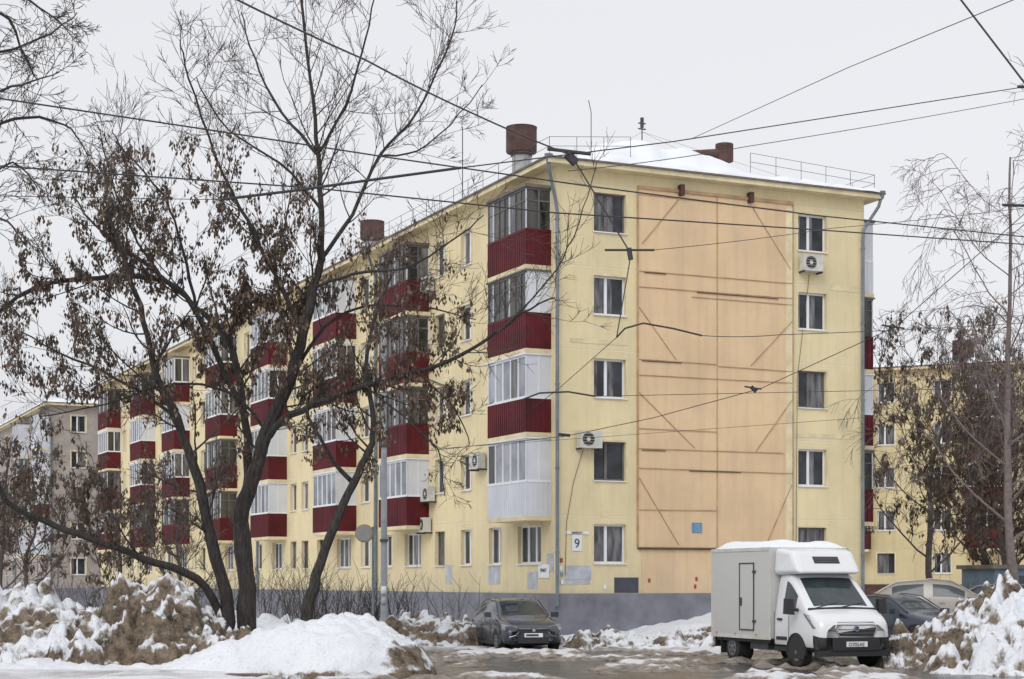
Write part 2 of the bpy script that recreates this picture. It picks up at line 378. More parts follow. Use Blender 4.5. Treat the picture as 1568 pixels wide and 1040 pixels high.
def drum(x,y,z0,z1,z2,r):
    n=20
    rv.tube([(x,y,z0),(x,y,z1)],r*.62,12,'concrete')
    rv.tube([(x,y,z1-.12),(x,y,z1-.05)],[r*.7,r*.7],n,'rust')
    rv.tube([(x,y,z1),(x,y,z1+.04),(x,y,z2-.05),(x,y,z2)],[r*.97,r,r,r*1.03],n,'rust')
drum(1.5,5.9,15.6,17.25,18.15,.55); drum(2.5,24.1,15.6,17.5,18.3,.55)
rv.tube([(6.7,3.5,17.15),(8.3,3.0,17.3)],.17,14,'rust'); rv.tube([(8.2,3.1,17.0),(8.2,3.1,17.62)],.32,14,'rust'); rv.box(6.2,8.0,3.6,4.1,16.4,17.1,'eave')
rv.box(3.1,4.3,25.5,26.3,15.6,18.0,'pipe')
rv.tube([(5.4,4.1,15.7),(5.4,4.1,18.3)],.022,6,'iron')
for z in (18.1,18.3): rv.tube([(5.25,4.1,z),(5.55,4.1,z)],.025,4,'iron')
rv.tube([(5.4,4.1,18.15),(5.4,4.1,18.5)],.07,6,'iron')
for e in ((8.9,2,15.9),(2,3,15.9),(10.5,1,15.9)): rv.tube([(5.4,4.1,18.0),e],.005,3,'iron')
rv.tube([(.2,8.2,15.6),(.2,8.2,18.6)],.018,4,'iron'); rv.tube([(10,30,15.6),(10,30,20)],.02,4,'iron')
rv.tube([(2.9,3.2,15.6),(2.9,3.2,18.2),(2.8,3.2,18.6)],.015,4,'iron')
rv.build('roof_vents_and_aerials',apt)
bwin=[(a,a+1.1,ALL) for a in (1.5,5,8.5,14.2,17.5,20.5,26,29.5,33,38.5,41.5)]
b2=make_apartment('apartment_building',(18.5,112,-.1),math.atan2(-.40,.917),46,12,dict(gable=bwin,long=[(2,3,ALL),(6,7,ALL)],lbal=[]),wallk='yellow2')
b2b=MB()
for u0 in (2.0,10.6,15.0,22.2,29.5,35.0):
    for k in range(4): balcony(b2b,gable,u0,u0+2.6,12.2-2.7*k,R.choice([RD_,RW,RD_]),top=(k==0))
for x in (9,30): b2b.box(x,x+1.2,4,5.2,15.5,17.6,'rust')
b2b.box(0,46,-.05,-.035,-.1,1.9,'rust')
b2b.build('front_balconies',b2)
b3=make_apartment('brick_apartment_building',(-34.7,131,-.1),ang,12,40,dict(gable=[(1.5,2.6,ALL),(9.2,10.3,ALL)],long=[(a,a+1.2,ALL) for a in (5.2,8,13.5,17.5,21)],
  lbal=[(.6,3.4,[WW,WW,RWs,WW]),(9.8,12.6,[WW,RW,WW,WW])]),wallk='brick')
# ---------------------------------------------------------------- ground
def grid_axis(a,b,step,far):
    l=[];x=a
    while x<=b+1e-6: l.append(x); x+=step
    pre=[-far,-far*.4,-far*.15,a-60,a-25,a-10,a-4]; post=[b+4,b+10,b+25,b+60,far*.15,far*.4,far]
    return [p for p in pre if p<a]+l+[p for p in post if p>b]
xs=grid_axis(-22,24,.16,2500); ys=grid_axis(33,66,.2,2500)
gm=bpy.data.meshes.new('ground'); vv=[];ff=[];att=[];wet=[]
for y in ys:
    for x in xs:
        near=(-22<=x<=24 and 33<=y<=66); z=0; road=0; w=.5
        if near:
            n=noise.noise(Vector((x*.35,y*.35,0)))
            road=sst(-6.0,-4.0,x+n*1.0)*(1-sst(48.5,51.0,y+n*1.5))
            n1=noise.fractal(Vector((x*.5,y*.32,2)),.7,2.1,5)
            tr=abs(math.sin((y*1.15-x*.32)+n*1.2)); 
            w=max(0,min(1,.44+n1*.85-.45*(tr**6)+.22*sst(43,49,y)-.35*math.exp(-((y-39.5)/2.2)**2)*math.exp(-((x+.5)/3.5)**2)))
            z=(1-road)*(.10+.10*n)+.03*noise.noise(Vector((x*1.2,y*1.2,5)))
            z+=road*(.12*sst(.40,.8,w)*(1+.8*noise.fractal(Vector((x*2.2,y*2.2,1)),.6,2.2,4)))
            e=min(1,(x+22)/3,(24-x)/3,(66-y)/3); z*=max(0,e)
        vv.append((x,y,z)); att.append(road); wet.append(w)
nx=len(xs)
for j in range(len(ys)-1):
    for i in range(nx-1): ff.append((j*nx+i,j*nx+i+1,(j+1)*nx+i+1,(j+1)*nx+i))
gm.from_pydata(vv,[],ff); gm.polygons.foreach_set('use_smooth',[True]*len(ff))
at_=gm.attributes.new('road','FLOAT','POINT'); at_.data.foreach_set('value',att)
at_=gm.attributes.new('slush','FLOAT','POINT'); at_.data.foreach_set('value',wet)
m,nt,b=nm('slushy_ground')
n2=noise_tex(nt,5,7,.75); n3=noise_tex(nt,.25,4,.6); n4=noise_tex(nt,1.6,7,.7)
a=N(nt,'ShaderNodeAttribute',attribute_name='road'); s_=N(nt,'ShaderNodeAttribute',attribute_name='slush')
slush=mixc(nt,ramp(nt,n2.outputs[0],[(.35,0),(.65,1)]).outputs[0],(.085,.068,.055),(.33,.285,.24))
white=mixc(nt,n2.outputs[0],(.56,.56,.58),(.80,.81,.84))
q=mth(nt,'ADD',s_.outputs['Fac'],mth(nt,'MULTIPLY',mth(nt,'SUBTRACT',n4.outputs[0],.5),.7))
asph=mixc(nt,ramp(nt,q,[(.36,0),(.46,1)]).outputs[0],(.045,.043,.044),slush)
roadc=mixc(nt,ramp(nt,q,[(.68,0),(.80,.85)]).outputs[0],asph,white)
offc=mixc(nt,ramp(nt,n3.outputs[0],[(.5,0),(.68,.8)]).outputs[0],white,slush)
nt.links.new(mixc(nt,a.outputs['Fac'],offc,roadc),b.inputs['Base Color'])
nt.links.new(ramp(nt,q,[(.36,.16),(.5,.75)]).outputs[0],b.inputs['Roughness'])
bump(nt,b,n2.outputs[0],.5,.05)
gm.materials.append(m); go=bpy.data.objects.new('ground',gm); scene.collection.objects.link(go)
# ---------------------------------------------------------------- snow piles
def pile(name,x0,x1,y0,y1,hf,df,step=.065,rough=.25,lump=.2,ls=1.5):
    nx=int((x1-x0)/step); ny=int((y1-y0)/step); v=[];f=[];at2=[]
    for j in range(ny+1):
        for i in range(nx+1):
            x=x0+(x1-x0)*i/nx; y=y0+(y1-y0)*j/ny
            h=hf(x,y); z=-.25; dv=0
            if h>0:
                wx=noise.noise(Vector((x*1.3,y*1.3,4)))*.5
                n=noise.fractal(Vector((x*.9,y*.9,h)),.7,2.1,6)
                v1=noise.voronoi(Vector((x*ls+wx,y*ls-wx,h*ls*.8)))[0]; v2=noise.voronoi(Vector((x*ls*2.9,y*ls*2.9,h*3)))[0]; v3=noise.voronoi(Vector((x*ls*6.5,y*ls*6.5,h*6)))[0]
                c1=min(1,(v1[1]-v1[0])*2.0); c2=min(1,(v2[1]-v2[0])*2.2); c3=.5-v3[0]
                k=sst(0,.4,h)
                z=h+k*(rough*n*.7+lump*(c1*.75-.5)*(1+n)+lump*.38*(c2-.5)+lump*.16*c3)-.06
                dv=.25*n+.34*(.6-c1)*min(1,lump*4)+.20*(.5-c2)*min(1,lump*4)
            e=min(i,nx-i,j,ny-j)/6.
            v.append((x,y,z if e>=1 else min(z,-.25+(z+.25)*e))); at2.append(df(x,y,h)+dv)
    for j in range(ny):
        for i in range(nx): q=j*(nx+1)+i; f.append((q,q+1,q+nx+2,q+nx+1))
    me=bpy.data.meshes.new(name); me.from_pydata(v,[],f); me.polygons.foreach_set('use_smooth',[True]*len(f))
    a=me.attributes.new('dirt','FLOAT','POINT'); a.data.foreach_set('value',at2)
    me.materials.append(M['pile']); o=bpy.data.objects.new(name,me); scene.collection.objects.link(o); return o
def dome(x,y,cx,cy,rx,ry,h,p=1.3):
    r=((x-cx)/rx)**2+((y-cy)/ry)**2
    return h*max(0,1-r)**(1/p) if r<1 else 0
pile('snow_pile',-16,-5.4,37.3,45,lambda x,y:max(dome(x,y,-11.9,41,3.0,2.9,1.95),dome(x,y,-8.4,41.2,2.1,2.6,2.15),dome(x,y,-7.2,40.2,1.8,1.9,1.1),dome(x,y,-10.2,40.6,2.7,2.8,1.55)),
     lambda x,y,h: .22+.22*sst(-10.4,-9.0,x)+.10*(1-sst(.3,.9,h)),lump=.66,rough=.45,ls=.95)
pile('snow_pile',-13,-1.3,34.9,40.2,lambda x,y:max(dome(x,y,-3.95,37.6,2.35,2.2,1.3,1.7),dome(x,y,-5.6,37.4,2.4,1.5,.75),dome(x,y,-10,37.3,6,1.1,.30)),
     lambda x,y,h: -.10+.45*(1-sst(0,.3,h))+.40*sst(-3.0,-2.2,x),rough=.26,lump=.13,ls=.8)
pile('snow_pile',8.0,16,36,45,lambda x,y:max(dome(x,y,13.2,41.0,4.2,3.6,2.0,1.6),dome(x,y,10.6,41.5,2.3,2.6,1.20),dome(x,y,11.5,38.2,2.5,1.8,.7)),
     lambda x,y,h: .06+.36*(1-sst(10.6,12.2,x+.5*(y-41)*-1)),lump=.55,rough=.42,ls=1.0)
pile('snow_pile',-5.2,.4,49.5,56,lambda x,y:max(dome(x,y,-2.6,52,2.2,1.8,1.1),dome(x,y,-.6,52.2,1.7,1.5,.85)),lambda x,y,h:.48,lump=.42,rough=.38,ls=1.2)
pile('snow_pile',.8,8.6,48.6,53,lambda x,y:max(dome(x,y,2.7,50.6,1.8,1.3,.65),dome(x,y,5.4,50.6,3.2,1.6,.55)),lambda x,y,h:.46,lump=.32,rough=.3,ls=1.5)
def bank(x,y):
    dx,dy=x-C[0],y-C[1]; u=dx*.909+dy*.4167; w=-( -dx*.4167+dy*.909)
    if u<.3: return max(0,.35*sst(-1,.3,u))*sst(5,2,w) if -1<u else 0
    return (.35+.85*sst(1,8,u))*sst(6.0,1.0,w)*sst(16,13,u)
pile('snow_bank',.5,16,50,62,bank,lambda x,y,h:-.14+.45*(1-sst(.1,.4,h)),step=.13,rough=.22,lump=.09,ls=.8)
pile('snow_pile',-22,-4.5,49,60,lambda x,y:max(dome(x,y,-9,55,5,3,1.0),dome(x,y,-16,56,5,3,1.3),dome(x,y,-6.3,52,1.8,1.5,.7)),lambda x,y,h:.24,step=.15,lump=.34,rough=.35)
pile('snow_bank',10,26,53,66,lambda x,y:dome(x,y,18,60,8,6.5,.62,2),lambda x,y,h:.05,step=.16,lump=.12,rough=.15)
kb=MB(); kb.box(-14,-5.0,35.3,35.75,-.1,.11,'kerb'); kb.build('kerb',bevel=.02)
# ---------------------------------------------------------------- trees
def barkmat(name,c):
    m,nt,b=nm(name); n=noise_tex(nt,5,7,.7,mapscale=(3,3,.6))
    nt.links.new(ramp(nt,n.outputs[0],[(.35,tuple(x*.45 for x in c)),(.65,tuple(x*1.7 for x in c))]).outputs[0],b.inputs['Base Color']); b.inputs['Roughness'].default_value=.92
    bump(nt,b,n.outputs[0],.9,.06); return m
M['bark']=barkmat('dark_bark',(.036,.031,.028))
M['bark2']=mat('twig_bark',(.050,.039,.034),.9,.3,6)
M['birch']=mat('birch_twig',(.16,.13,.125),.9,.3,6)
M['farbark']=mat('far_bark',(.075,.060,.053),.9,.3,6)
def seedmat(name,k):
    m,nt,b=nm(name); g=N(nt,'ShaderNodeNewGeometry'); 
    r_=ramp(nt,g.outputs['Random Per Island'],[(0,tuple(x*k for x in (.040,.026,.018))),(.5,tuple(x*k for x in (.085,.056,.038))),(1,tuple(x*k for x in (.19,.135,.095)))]); nt.links.new(r_.outputs[0],b.inputs['Base Color']); b.inputs['Roughness'].default_value=.8
    return m
M['seed']=seedmat('dry_seed_clusters',1)
def rdir(): 
    while 1:
        v=Vector((R.uniform(-1,1),R.uniform(-1,1),R.uniform(-1,1)))
        if .1<v.length<1: return v.normalized()
UPV=Vector((0,0,1))
class Tree:
    def __init__(s,up=.12,wig=.16,nch=(0,4,5,5),bark='bark',twig='bark2',rmin=.007,lvls=2):
        s.mb=MB(); s.up=up; s.wig=wig; s.nch=nch; s.bark=bark; s.twig=twig; s.rmin=rmin; s.tips=[]
    def grow(s,p,d,L,r,lvl):
        n=5 if L>1.2 else (4 if L>.5 else 3); pts=[p.copy()]
        for i in range(n):
            d=(d+rdir()*s.wig+UPV*s.up).normalized(); p=p+d*(L/n); pts.append(p)
        r1=max(s.rmin*.7,r*.35); rs_=[max(s.rmin*.7,r+(r1-r)*i/n) for i in range(n+1)]
        s.mb.tube(pts,rs_,5 if r>.05 else 3,s.bark if r>.02 else s.twig,False)
        if lvl>0:
            for c in range(s.nch[lvl]):
                t=R.uniform(.12,1); i=min(n-1,int(t*n)); q=pts[i].lerp(pts[i+1],t*n-i); dd=(pts[i+1]-pts[i]).normalized()
                ax=dd.cross(rdir()).normalized(); nd=Matrix.Rotation(math.radians(R.uniform(22,58)),3,ax)@dd
                s.grow(q,nd,L*R.uniform(.35,.65)*(1.1-.4*t),max(s.rmin,rs_[i]*.5),lvl-1)
        s.tips.append(pts)
    def limb(s,pts,r0,r1,every=.5,L=(1.0,2.4),lvl=2,start=.15,sides=8,kr=.4,rmax=.035):
        P=[Vector(p) for p in pts]; sm=[]
        for i in range(len(P)-1):
            a=P[max(0,i-1)];b_=P[i];c=P[i+1];d=P[min(len(P)-1,i+2)]
            for k in range(4):
                t=k/4; sm.append(.5*((2*b_)+(c-a)*t+(2*a-5*b_+4*c-d)*t*t+(3*b_-a-3*c+d)*t**3))
        sm.append(P[-1]); n=len(sm)
        sm=[p+rdir()*.03 for p in sm]
        rs_=[(r0+(r1-r0)*(i/(n-1))**.75)*R.uniform(.93,1.07) for i in range(n)]
        s.mb.tube(sm,rs_,sides,s.bark)
        tot=0
        for i in range(n-1):
            seg=(sm[i+1]-sm[i]); tot+=seg.length
            while tot>every:
                tot-=every*R.uniform(.7,1.3)
                if i/(n-1)<start: continue
                dd=seg.normalized(); ax=dd.cross(rdir()).normalized()
                nd=Matrix.Rotation(math.radians(R.uniform(30,75)),3,ax)@dd
                s.grow(sm[i]+seg*R.random(),nd,R.uniform(*L),max(s.rmin*1.5,min(rmax,rs_[i]*kr)),lvl)
    def seeds(s,fn,size=.11,k=(3,7)):
        for pts in s.tips:
            for p in pts[1:]:
                if R.random()<fn(p):
                    for _ in range(R.randint(*k)):
                        q=p+Vector((R.gauss(0,.045),R.gauss(0,.045),R.uniform(-.20,.0)))
                        dn=Vector((R.gauss(0,.25),R.gauss(0,.25),-1)).normalized(); sd=dn.cross(rdir()).normalized()
                        h=size*R.uniform(.6,1.4); w=h*R.uniform(.17,.32)
                        s.mb.face([q,q+dn*h*.5+sd*w,q+dn*h,q+dn*h*.5-sd*w],'seed')
def A(pts,d0,dd=0):
    n=len(pts); return [at(a,b_,d0+dd*i/(n-1)) for i,(a,b_) in enumerate(pts)]
D=44.5
T=Tree(up=.10,rmin=.0064,nch=(0,5,5,5))
T.limb(A([(374,1006),(378,900),(368,800),(385,740),(410,660),(440,590),(465,510),(480,440),(492,395)],D),.28,.10,start=.35,every=.5)
T.limb(A([(492,395),(490,300),(487,235),(475,120),(455,-60)],D),.095,.03,every=.33,L=(1.2,2.8))
T.limb(A([(336,1006),(350,930),(325,830),(305,740),(270,640),(235,560),(215,470),(190,400),(165,320)],D,-2),.22,.03,start=.25,every=.4)
T.limb(A([(340,950),(300,885),(220,855),(140,825),(60,795),(10,765),(-30,690),(-60,600)],D-.2,-3),.12,.055,every=.7,start=.2,L=(.8,2.2))
T.limb(A([(405,680),(430,645),(500,612),(560,590),(640,570),(700,545),(760,510),(800,480),(850,455)],D,-2.5),.115,.018,every=.32,start=.1,L=(.8,1.9))
T.limb(A([(370,800),(380,700),(370,600),(350,520),(300,470),(230,410),(160,360),(110,300)],D,2),.15,.02,every=.3,start=.25)
T.limb(A([(465,510),(420,420),(380,340),(330,240),(290,120),(275,60)],D,-2),.075,.015,every=.33,L=(.9,2.2))
T.limb(A([(492,395),(540,330),(580,240),(640,170),(690,60),(700,0)],D,1.5),.065,.016,every=.33,L=(1,2.4))
T.limb(A([(580,240),(640,230),(690,190),(740,130)],D+1,0),.03,.012,every=.33,L=(.8,1.6))
T.limb(A([(487,235),(430,170),(390,90),(370,20)],D,1.5),.05,.015,every=.36)
T.limb(A([(490,320),(430,250),(350,200),(300,120)],D,-1),.045,.014,every=.36)
T.limb(A([(487,235),(530,160),(560,60),(575,-20)],D,-1.5),.05,.015,every=.4)
T.limb(A([(375,640),(300,480),(250,430),(150,425),(60,440),(0,475),(-50,520)],D,-2),.085,.045,every=.3,L=(.8,1.9))
T.limb(A([(480,440),(540,420),(620,410),(690,370),(740,330)],D,-2),.05,.014,every=.36)
T.limb(A([(440,590),(500,500),(560,470),(640,470),(730,490)],D,2),.06,.014,every=.3)
T.limb(A([(270,640),(180,580),(90,540),(20,500)],D,1),.055,.015,every=.32)
T.limb(A([(410,660),(350,600),(260,590),(160,620),(60,640)],D,-1),.05,.014,every=.4)
T.limb(A([(450,560),(430,470),(420,400),(440,330),(450,250)],D,1.5),.06,.014,every=.28)
T.limb(A([(300,470),(280,380),(250,300),(190,230),(170,200)],D+1,0),.05,.014,every=.28)
T.limb(A([(250,430),(200,350),(170,270),(150,190)],D-1,0),.04,.013,every=.3,L=(.8,1.6))
T.limb(A([(640,570),(690,620),(720,680)],D-2,0),.028,.012,every=.35,L=(.5,1.2))
T.limb(A([(560,590),(620,640),(670,690),(680,760)],D-2,0),.028,.012,every=.35,L=(.5,1.2))
T.limb(A([(760,510),(830,440),(870,380),(900,300),(915,250)],D-2.3,0),.025,.01,every=.4,L=(.6,1.3),lvl=1)
def seedA(p):
    x,z=p.x*44.5/p.y,p.z
    c=math.exp(-(((x+6.5)/2.5)**2+((z-8.8)/1.7)**2))*.62
    l=(.24 if -13<x<-5 and 6.8<z<13.2 else 0)*(1-max(0,(z-11.3)/2.6))
    r=.20 if -5<x<-1.0 and 5.5<z<9.6 else 0
    lo=.07 if 3<z<7 and x<-2 else 0
    return max(c,l,r,lo)
T.seeds(seedA,.118,(3,8))
T.mb.build('bare_maple_tree'); nA=len(T.mb.f); print('treeA',nA)
T=Tree(up=.1,rmin=.0075)
T.limb(A([(466,958),(480,900),(505,820),(540,740),(565,690),(573,640),(560,560),(575,480),(600,420)],43,1),.17,.025,every=.35,start=.35,L=(.7,1.7))
T.limb(A([(540,740),(500,690),(470,620),(500,560)],43.5,-1),.07,.018,every=.4,L=(.6,1.5))
T.seeds(lambda p:.2 if p.z>4.5 else .03)
T.mb.build('leaning_maple_tree')
T=Tree(up=-.02,rmin=.0075,wig=.24)
T.limb(A([(-130,950),(-110,600),(-90,300),(-80,0),(-70,-200)],40),.3,.1,every=2)
for pp in ([(-90,300),(-20,200),(60,180),(110,200),(135,240)],[(-85,150),(-20,90),(60,60),(120,20)],[(-80,0),(-10,-20),(60,10),(110,50)],[(-100,420),(-40,300),(20,250),(60,290)],[(-80,50),(0,20),(40,90),(60,130)],[(-80,200),(-20,150),(30,130),(90,110)],[(-95,350),(-30,330),(10,340),(40,380)]):
    T.limb(A(pp,40,R.uniform(-2,2)),.06,.012,every=.26,L=(.6,1.5))
T.mb.build('bare_tree')
def ptree(name,base,H,r,bark='farbark',twig='farbark',up=.1,lim=10,spread=.35,rmin=.014,seed=None,droop=False,lvl=2,dens=30):
    T=Tree(up=-.16 if droop else up,rmin=rmin,bark=bark,twig=twig,wig=.2)
    base=Vector(base); p=[base]; 
    for i in range(1,6): p.append(base+Vector((R.uniform(-.05,.05)*H*.6,R.uniform(-.05,.05)*H*.6,H*.85*i/5)))
    T.limb(p,r,r*.15,every=H/14,L=(H*.08,H*.16),lvl=2 if droop else 1,start=.3)
    for i in range(lim):
        t=.2+.75*i/lim; k=t*5; j=min(4,int(k)); q=p[j].lerp(p[j+1],k-j)
        a=i*2.4+R.uniform(-.4,.4); l=H*spread*(1.1-.6*t)*R.uniform(.7,1.1)
        dv=Vector((math.cos(a),math.sin(a),0))
        e=[q,q+dv*l*.35+UPV*l*.3,q+dv*l*.7+UPV*l*.75,q+dv*l*.9+UPV*l*(.6 if droop else 1.25)]
        T.limb(e,r*.35*(1.1-t),rmin,every=H/dens,L=(H*.07,H*.15),lvl=lvl,start=.1,sides=5)
    if seed: T.seeds(lambda p:seed,size=.19,k=(2,5))
    return T.mb.build(name)
ptree('birch_tree',at(1562,890,60)-Vector((0,0,2)),19.5,.2,'birch','birch',droop=True,rmin=.009,lim=19,spread=.27,dens=34)
ptree('bare_street_tree',(18.6,76,0),13.5,.2,seed=.09,lim=13,rmin=.012)
ptree('bare_street_tree',(21.5,79,0),12.5,.2,seed=.11,lim=13,rmin=.012)
ptree('bare_street_tree',(18.9,66,0),8.0,.13,seed=.12,lim=11,rmin=.011)
ptree('bare_street_tree',(24,84,0),14.5,.24,seed=.10,lim=13,rmin=.013)
ptree('bare_courtyard_tree',(-21,72,0),9,.15,lim=10,seed=.06,rmin=.012)
ptree('bare_courtyard_tree',(-15,66,0),7,.12,lim=10,seed=.06,rmin=.012)
ptree('bare_courtyard_tree',(-25.5,92,0),9,.16,lim=9,rmin=.015,seed=.04)
ptree('bare_courtyard_tree',(-11.5,60,0),6.5,.10,lim=10,rmin=.01)
def shrub(name,c,w,h,n,k='bark2'):
    T=Tree(up=.1,rmin=.007,bark='bark',twig=k)
    for i in range(n):
        p=Vector(c)+Vector((R.uniform(-w,w),R.uniform(-.5,.5),-.1)); d=(Vector((R.gauss(0,.3),R.gauss(0,.3),1))).normalized()
        T.grow(p,d,h*R.uniform(.6,1.1),.014,1)
    return T.mb.build(name)
shrub('shrub',(-5.0,54,.3),2.0,1.9,110); shrub('shrub',(-9,60,.2),3,2.4,90); shrub('shrub',(-1.8,55.5,.2),.9,2.2,9); shrub('shrub',(-14.5,52,.5),4,1.8,90)
shrub('shrub',(18.5,64,.4),3,1.6,50)
T=Tree(up=.08,rmin=.03,bark='farbark',twig='farbark')
for i in range(40):
    x=R.choice([R.uniform(-75,-38),R.uniform(28,75)]); y=R.uniform(135,180)
    h=R.uniform(7,13); T.limb([Vector((x,y,0)),Vector((x+R.uniform(-.5,.5),y,h*.5)),Vector((x+R.uniform(-1,1),y,h))],.18,.04,every=.8,L=(1.5,3.5),lvl=1,start=.2,sides=5)
T.mb.build('distant_trees')
# ---------------------------------------------------------------- street furniture
pole=empty('utility_pole',(at(588,890,53).x,53,0))
mb=MB(); mb.tube([(0,0,-.2),(0,0,9.0)],[.115,.075],12,'pole'); mb.tube([(0,0,0),(0,0,.9)],.14,12,'concrete'); 
for z in (3.2,6.1,8.6): mb.tube([(0,0,z),(0,0,z+.08)],.13,12,'iron')
mb.box(-.08,.08,-.13,-.11,1.6,1.85,'white'); mb.box(-.07,.07,-.13,-.11,1.3,1.5,'patch')
mb.build('pole_shaft',pole,smooth=True)
p=at(558,817,51); mir=empty('traffic_mirror',(p.x,51,0))
mb=MB(); mb.tube([(0.25,0,-.2),(.25,0,p.z+.2)],.035,8,'pipe')
mb.tube([(0,-.06,p.z),(0,-.02,p.z)],[.27,.27],24,'rib'); mb.tube([(0,-.09,p.z),(0,-.062,p.z)],[.23,.235],24,'concrete'); mb.tube([(0,0,p.z),(.25,0,p.z)],.02,6,'iron')
mb.build('mirror_parts',mir)
ww=empty('overhead_wires'); wm=MB(); wt=MB()
def wire(pts,r=.011,sag=0,m_=None):
    m_=m_ or wm; P=[at(*p) for p in pts]; out=[]
    for i in range(len(P)-1):
        for k in range(8):
            t=k/8; q=P[i].lerp(P[i+1],t); q.z-=sag*4*t*(1-t); out.append(q)
    out.append(P[-1]); m_.tube(out,r,5,'black')
def fitting(pts,r): 
    wt.tube([at(*p) for p in pts],r,6,'black')
wire([(340,-12,24),(560,92,28),(720,172,31),(875,238,34)],.016,.02)
wire([(875,238,34),(963,384,34)],.016); fitting([(838,228,34),(905,236,34)],.035); fitting([(868,236,34),(882,250,34)],.09)
fitting([(926,383,34),(1002,383,34)],.022); fitting([(963,380,34),(966,398,34)],.05)
wire([(965,396,34),(944,517,34)],.012); fitting([(944,517,34),(957,503,34),(985,495,34),(1030,503,34),(1075,514,34)],.018)
wire([(1075,514,34),(1190,513,34),(1640,490,42)],.008,.03)
wire([(-20,148,30),(300,196,32),(600,242,34),(900,285,36),(1250,330,40),(1620,368,46)],.016)
wire([(-20,253,34),(480,288,36),(850,326,38),(1250,352,42),(1620,378,48)],.017)
fitting([(337,306,31),(450,292,31.5),(580,274,32),(706,257,32.5)],.026)
wire([(-20,300,29),(337,306,31)],.007)
wire([(706,257,32.5),(1030,217,37),(1300,175,42),(1640,122,48)],.013)
wire([(870,262,34),(1140,225,40),(1640,138,50)],.009,.04)
wire([(1060,212,60),(1300,103,46),(1600,-20,34)],.011)
wire([(1460,-15,30),(1640,220,30)],.018); fitting([(1535,314,36),(1600,316,36)],.03); fitting([(1558,133,33),(1600,133,33)],.03)
wire([(1000,383,34),(1270,350,38),(1620,312,42)],.007,.03)
wire([(1600,300,36),(1372,500,40),(1165,595,42),(1000,640,44),(866,668,46),(640,692,50)],.010)
fitting([(1350,498,40),(1385,503,40)],.022); fitting([(1370,498,40),(1360,508,40)],.04); fitting([(1140,592,42),(1166,596,42)],.02); fitting([(1150,592,42),(1158,600,42)],.05)
fitting([(855,665,46),(873,667,46)],.04)
fitting([(800,612,36),(826,602,36),(870,600,36),(912,607,36)],.018); wire([(912,607,36),(1150,602,38),(1640,592,44)],.007)
wire([(660,688,50),(1320,640,48),(1640,600,44)],.006)
wire([(944,517,34),(850,600,36),(780,650,38)],.007)
wm.build('wires',ww); wt.build('insulators_and_fittings',ww)
# ---------------------------------------------------------------- vehicles
def section(st):
    x,zb,zt,zr,w,wr=st
    return [(w*.88,zb),(w,zb+.12),(w*1.005,(zb+zt)/2+.05),(w*.965,zt),(wr,zr-.05),(wr*.9,zr),(0,zr+.025)]
def loft(mb,sts,mf):
    base=len(mb.v); K=13
    for st in sts:
        h=section(st); ring=[(st[0],y,z) for y,z in h]+[(st[0],-y,z) for y,z in reversed(h[:-1])]
        mb.v.extend(ring)
    for i in range(len(sts)-1):
        for j in range(K-1):
            jj=j if j<6 else 11-j
            mb.f.append((base+i*K+j,base+i*K+j+1,base+(i+1)*K+j+1,base+(i+1)*K+j)); mb.m.append(mb.mi(mf(i,jj)))
        mb.f.append((base+i*K,base+(i+1)*K,base+(i+1)*K+K-1,base+i*K+K-1)); mb.m.append(mb.mi('black'))
    for i in (0,len(sts)-1):
        for j in range(6):
            a,b_,c,d=base+i*K+j,base+i*K+j+1,base+i*K+11-j,base+i*K+12-j
            mb.f.append((a,b_,c,d) if b_!=c else (a,b_,d)); mb.m.append(mb.mi(mf(-1,j)))
def wheel(mb,x,y,r,w,side):
    y0=y; y1=y-side*w
    mb.tube([(x,y1,r),(x,y0-side*.02,r),(x,y0,r)],[r,r,r*.9],24,'tyre')
    mb.tube([(x,y0-side*.03,r),(x,y0+side*.008,r)],[r*.62,r*.58],20,'rim')
    for k in range(6):
        t=k*math.pi/3; c=(x+r*.36*math.cos(t),r+r*.36*math.sin(t)); mb.tube([(c[0],y0,c[1]),(c[0],y0+side*.012,c[1])],r*.11,8,'black')
    mb.tube([(x,y0,r),(x,y0+side*.02,r)],r*.13,10,'rim')
def arch(mb,x,y,side,r,pk,k='black',zc=.33):
    n=14
    for i in range(n):
        t0=math.pi*(-.05+1.10*i/n); t1=math.pi*(-.05+1.10*(i+1)/n); ro=r+.035
        q=[(x+rr*math.cos(t),zc+rr*math.sin(t)) for rr,t in ((r,t0),(ro,t0),(ro,t1),(r,t1))]
        mb.hexa([(a,y+side*.018,c) for a,c in q]+[(a,y-side*.04,c) for a,c in q],pk)
    mb.face([(x+r*math.cos(math.pi*(-.15+1.3*i/n)),y+side*.006,max(.2,zc+r*math.sin(math.pi*(-.15+1.3*i/n)))) for i in range(n+1)],'black')
def paint(name,c,dirt=.3,rough=.25,dc=(.13,.12,.105)):
    m,nt,b=nm(name); n=noise_tex(nt,2.5,6,.7)
    tc=N(nt,'ShaderNodeTexCoord'); sp=N(nt,'ShaderNodeSeparateXYZ'); nt.links.new(tc.outputs['Object'],sp.inputs[0])
    low=ramp(nt,sp.outputs[2],[(.22,1),(.6,.12),(.9,.03)])
    f=mth(nt,'MULTIPLY',low.outputs[0],ramp(nt,n.outputs[0],[(.3,.1),(.7,min(1,dirt*2))]).outputs[0])
    nt.links.new(mixc(nt,f,c,dc),b.inputs['Base Color'])
    nt.links.new(ramp(nt,f,[(0,rough),(.5,.6)]).outputs[0],b.inputs['Roughness']); b.inputs['Coat Weight'].default_value=.6; b.inputs['Coat Roughness'].default_value=.12
    return m
